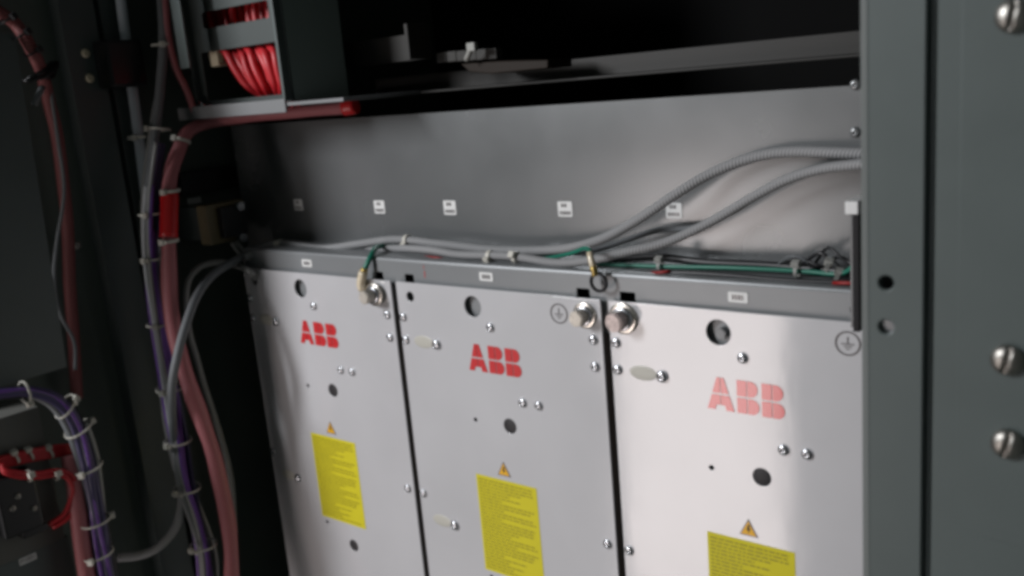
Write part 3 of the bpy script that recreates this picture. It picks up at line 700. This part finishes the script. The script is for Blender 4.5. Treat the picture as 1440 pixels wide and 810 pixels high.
# dark loom beside the pink conduit
CT = [(226, -60, -.146), (228, 0, -.146), (231, 60, -.146), (228, 130, -.146), (219, 200, -.146), (212, 260, -.146), (209, 320, -.146), (211, 380, -.146), (219, 440, -.146), (230, 510, -.146), (238, 560, -.146),
      (248, 620, -.138), (258, 680, -.138), (276, 740, -.138), (286, 790, -.138), (290, 860, -.138)]
loom('cable_loom', 'dark grey and violet cable loom running down beside the pink conduit', 'cable loom', CT,
     [(-3, 0.012, 0.0052, 'hose_dark', 0, 16), (-10, 0.006, 0.0026, 'greywire', 3, 16), (3, 0.020, 0.0034, 'navy', 4, 16), (9, 0.016, 0.0038, 'navy', 4, 16), (14, 0.010, 0.0034, 'blackwire', 5, 16), (-9, 0.014, 0.0024, 'purple', 6, 16), (10, 0.026, 0.0025, 'purple', 6, 16), (5, .028, .0021, 'purple', 5, 16), (15, .020, .0024, 'navy', 5, 16), (-5, .022, .0036, 'hose', 5, 16), (0, .027, .0020, 'greywire', 4, 16), (18, .012, .0024, 'greywire', 5, 16)],
     [((226, 63, -.136), (0, 0, 1), .009, (1, -.4, 0), .004), ((224, 182, -.134), (0, .2, 1), .011, (-.6, -1, 0), .008), ((214, 300, -.128), (0, 0, 1), .0135, (.6, -1, 0), .0), ((217, 363, -.126), (0, 0, 1), .0135, (.3, -1, 0), .004), ((225, 455, -.126), (0, 0, 1), .0135, (.9, -1, 0), .004),
      ((239, 546, -.122), (.05, 0, 1), .0140, (.5, -1, 0), .004), ((250, 620, -.118), (.05, 0, 1), .0140, (.2, -1, 0), .004), ((263, 686, -.116), (.1, 0, 1), .0140, (.1, -1, 0), .010), ((286, 766, -.112), (.05, 0, 1), .0140, (0, -1, 0), .010)])
hose('branch_hose', 'grey braided hose curling out of the loom to the lower left', 'hose',
     [ux(247, 640, -.128), ux(256, 690, -.126), ux(254, 722, -.126), ux(244, 747, -.128), ux(222, 770, -.132), ux(196, 781, -.14), ux(165, 784, -.15)], 12, 'hose', wob=0.0003)
hose('branch_hose', 'dark grey hose bending from the rail end down into the loom', 'hose',
     [uy(385, 346, .034), uy(362, 352, .028), ux(332, 366, -.095), ux(300, 385, -.09), ux(277, 415, -.082), ux(262, 455, -.076), ux(250, 500, -.076), ux(242, 545, -.088), ux(243, 600, -.108), ux(248, 645, -.124)], 12.5, 'hose_dark', wob=0.0003)
hose('pale_hose', 'thin pale hose looping over from the module corner behind the conduit', 'hose',
     [uy(362, 392, .004), uy(350, 381, -.012), ux(330, 373, -.115), ux(307, 369, -.125), ux(282, 375, -.13), ux(265, 395, -.13), ux(262, 430, -.13), ux(267, 470, -.13), ux(277, 505, -.13), ux(288, 545, -.13), ux(306, 600, -.13), ux(324, 670, -.13), ux(330, 750, -.13)], 9, 'greywire')
# red wire at the top left
o = hose('red_wire', 'single dull red cable hanging down left of the metal box', 'wire', [ux(228, -80, -.13), ux(232, 0, -.13), ux(236, 50, -.13), ux(247, 95, -.13), ux(263, 128, -.128), ux(276, 165, -.125)], 10, 'pinkhose')
# terminal block on the side wall
tb = thing('terminal_block', 'small brown terminal block with two silver screws on the side wall', 'terminal block', ux(320, 310, XW))
XT = -0.150
p0, p1 = ux(292, 345, XT + .012), ux(336, 280, XT + .012)
box('standoff', (XW, p0.y + .004, p0.z + .004), (XT - 0.0002, p1.y - .004, p1.z - .004), 'paint_dark', tb)
box('body', (XT, p0.y, p0.z), (XT + 0.02, p1.y, p1.z), 'terminal', tb, 0.002)
box('cover', (XT + 0.0202, p0.y + .012, p0.z + .006), (XT + 0.03, p1.y - .006, p1.z - .004), 'blackplastic', tb, 0.002)
for px, py in ((334, 290), (338, 334)):
    p = ux(px, py, XT + .03); place('terminal_screw', 'hex', hex_me, p, 'steel', tb, axis='x', s=0.6, smooth=False)
tube('terminal_wire', [ux(326, 342, XT + .024), ux(336, 356, -.125), ux(346, 368, -.12), ux(353, 384, -.112)], 0.0022, 'greywire', tb)
tube('terminal_wire', [ux(332, 340, XT + .024), ux(344, 354, -.125), ux(352, 366, -.12), ux(356, 384, -.111)], 0.0022, 'greywire', tb)
p = ux(273, 282, XW)
o = sheet_x('wall_label', [rrect(p.y - .009, p.z - .0035, p.y + .009, p.z + .0035, .0008)], XW + .0008, .0007, 'white'); tag(o, 'small white marker label on the side wall left of the terminal block', 'label')
wb = thing('wall_bracket', 'black slotted bar across the side wall above the terminal block', 'bracket', (XW, 0.05, 0.09))
q0, q1 = ux(248, 278, XW), ux(390, 228, XW)
box('bar', (XW, q0.y, 0.080), (XW + 0.016, q1.y, 0.106), 'blackplastic', wb, 0.001)

# left pink cable behind the plate
lc_ = hose('pink_cable', 'shaded pink cable bending behind the large plate at the upper left', 'cable',
     [ux(-25, 0, -.15), ux(0, 18, -.153), ux(22, 34, -.157), ux(42, 65, -.15), ux(58, 100, -.16), ux(68, 140, -.17), ux(80, 190, -.175), ux(88, 250, -.178), ux(95, 320, -.18), ux(98, 400, -.18), ux(103, 470, -.18), ux(108, 560, -.18)], 17, 'pinkshade')
for px, py, X in ((10, 26, -.142), (30, 47, -.147), (46, 72, -.151)): tie(lc_, ux(px, py, X), (0, .5, -.8), .0088, .002, (1, 0, .3), m='blackplastic')
hose('grey_cable', 'thin grey cable sagging along the edge of the large plate', 'cable', [ux(70, 120, -.165), ux(82, 200, -.16), ux(90, 270, -.16), ux(80, 340, -.16), ux(76, 390, -.158), ux(84, 440, -.158), ux(104, 480, -.158), ux(106, 520, -.158)], 5, 'hose_dark')
bb = thing('cable_clamp', 'black clamp with thin wires holding the pink cable at the upper left', 'clamp', ux(58, 118, -.15))
for i in range(6):
    rnd = random.Random(i + 40)
    tube('thin_wire', [ux(32 + i * 4, 112 + rnd.uniform(-4, 8), -.155), ux(48 + i * 3, 106 + rnd.uniform(-4, 8), -.148), ux(62 + i * 3, 104 + rnd.uniform(-6, 6), -.152), ux(72 + i * 2, 92 + rnd.uniform(-8, 8), -.165)], 0.0018, 'blackplastic', bb, n=8)
tube('strap', [ux(60, 122, -.15), ux(54, 135, -.148), ux(48, 148, -.15)], 0.003, 'hose_dark', bb)

# lower left loom
CB = [(-40, 556, -.125), (0, 552, -.125), (45, 551, -.125), (82, 566, -.125), (106, 598, -.125), (121, 645, -.125), (131, 700, -.125), (140, 755, -.125), (151, 815, -.125), (160, 880, -.125)]
loom('cable_loom', 'thick dark violet loom sweeping down the lower left corner, tied with pale bands', 'cable loom', CB,
     [(-9, .004, .0050, 'hose_dark', 2, 10), (-4, .008, .0042, 'navy', 0, 10), (2, .010, .0036, 'navy', 0, 10), (7, .006, .0044, 'navy', 0, 10), (-7, .009, .0021, 'purple', 5, 10), (4, .012, .0020, 'purple', 0, 10), (12, .0, .0042, 'blackwire', 0, 10), (-1, 0.0, .005, 'blackwire', 0, 10), (15, .004, .0028, 'greywire', 4, 10)],
     [((35, 552, -.118), (0, 1, 0), .0105, (.6, 0, -1), .0), ((92, 572, -.121), (0, .7, -.7), .0125, (.8, .6, .6), .006), ((110, 603, -.121), (0, .4, -1), .0135, (.4, 1, 0.3), 0), ((124, 657, -.121), (0, .2, -1), .0135, (.7, -1, 0), .0), ((134, 732, -.119), (0, .1, -1), .0145, (.5, 1, 0), 0), ((138, 778, -.119), (0, .1, -1), .0145, (.7, -1, 0), 0)])
hose('pink_conduit', 'pale pink sleeved conduit rising beside the violet loom in the lower left corner', 'conduit', [ux(98, 640, -.135), ux(104, 670, -.13), ux(110, 715, -.128), ux(116, 765, -.127), ux(124, 820, -.126), ux(132, 880, -.126)], 24, 'pinkhose')
rl = thing('red_wire_loom', 'red wires tied in a flat row across the lower left device', 'wires', ux(40, 640, -.145))
for i in range(4):
    tube('red_wire', [ux(-40, 657 + i * 4, -.145), ux(0, 645 + i * 4, -.145), ux(40, 635 + i * 4, -.143), ux(75, 629 + i * 4, -.143), ux(100, 627 + i * 3, -.145), ux(118, 632 + i * 3, -.15)], 0.0026, 'redwire', rl, n=10)
for px, py in ((22, 644), (42, 640), (70, 637)): tie(rl, ux(px, py, -.144), (0, 1, .2), .0052, .0022, (.3, 0, 1), squash=1.0)
r2 = thing('red_wire_loom', 'bright red wires looping round above the black connector', 'wires', ux(60, 668, -.13))
for i in range(2):
    o = i * 5
    tube('red_wire', [ux(3, 652 + o, -.138), ux(6, 660 + o * .8, -.134), ux(25, 665 + o, -.13), ux(55, 666 + o, -.128), ux(80, 662 + o, -.126), ux(100 - o * .8, 668 + o, -.124), ux(111 - o * 1.6, 688 + o * .5, -.124), ux(108 - o * 1.7, 708 - o, -.126), ux(96 - o * 1.2, 728 - o, -.130), ux(74 - o, 742 - o, -.138)], 0.0025, 'redwire', r2, n=10)
for px, py in ((40, 669), (78, 667)): tie(r2, ux(px, py, -.129), (0, 1, 0), .0055, .0026, (1, 0, .3))
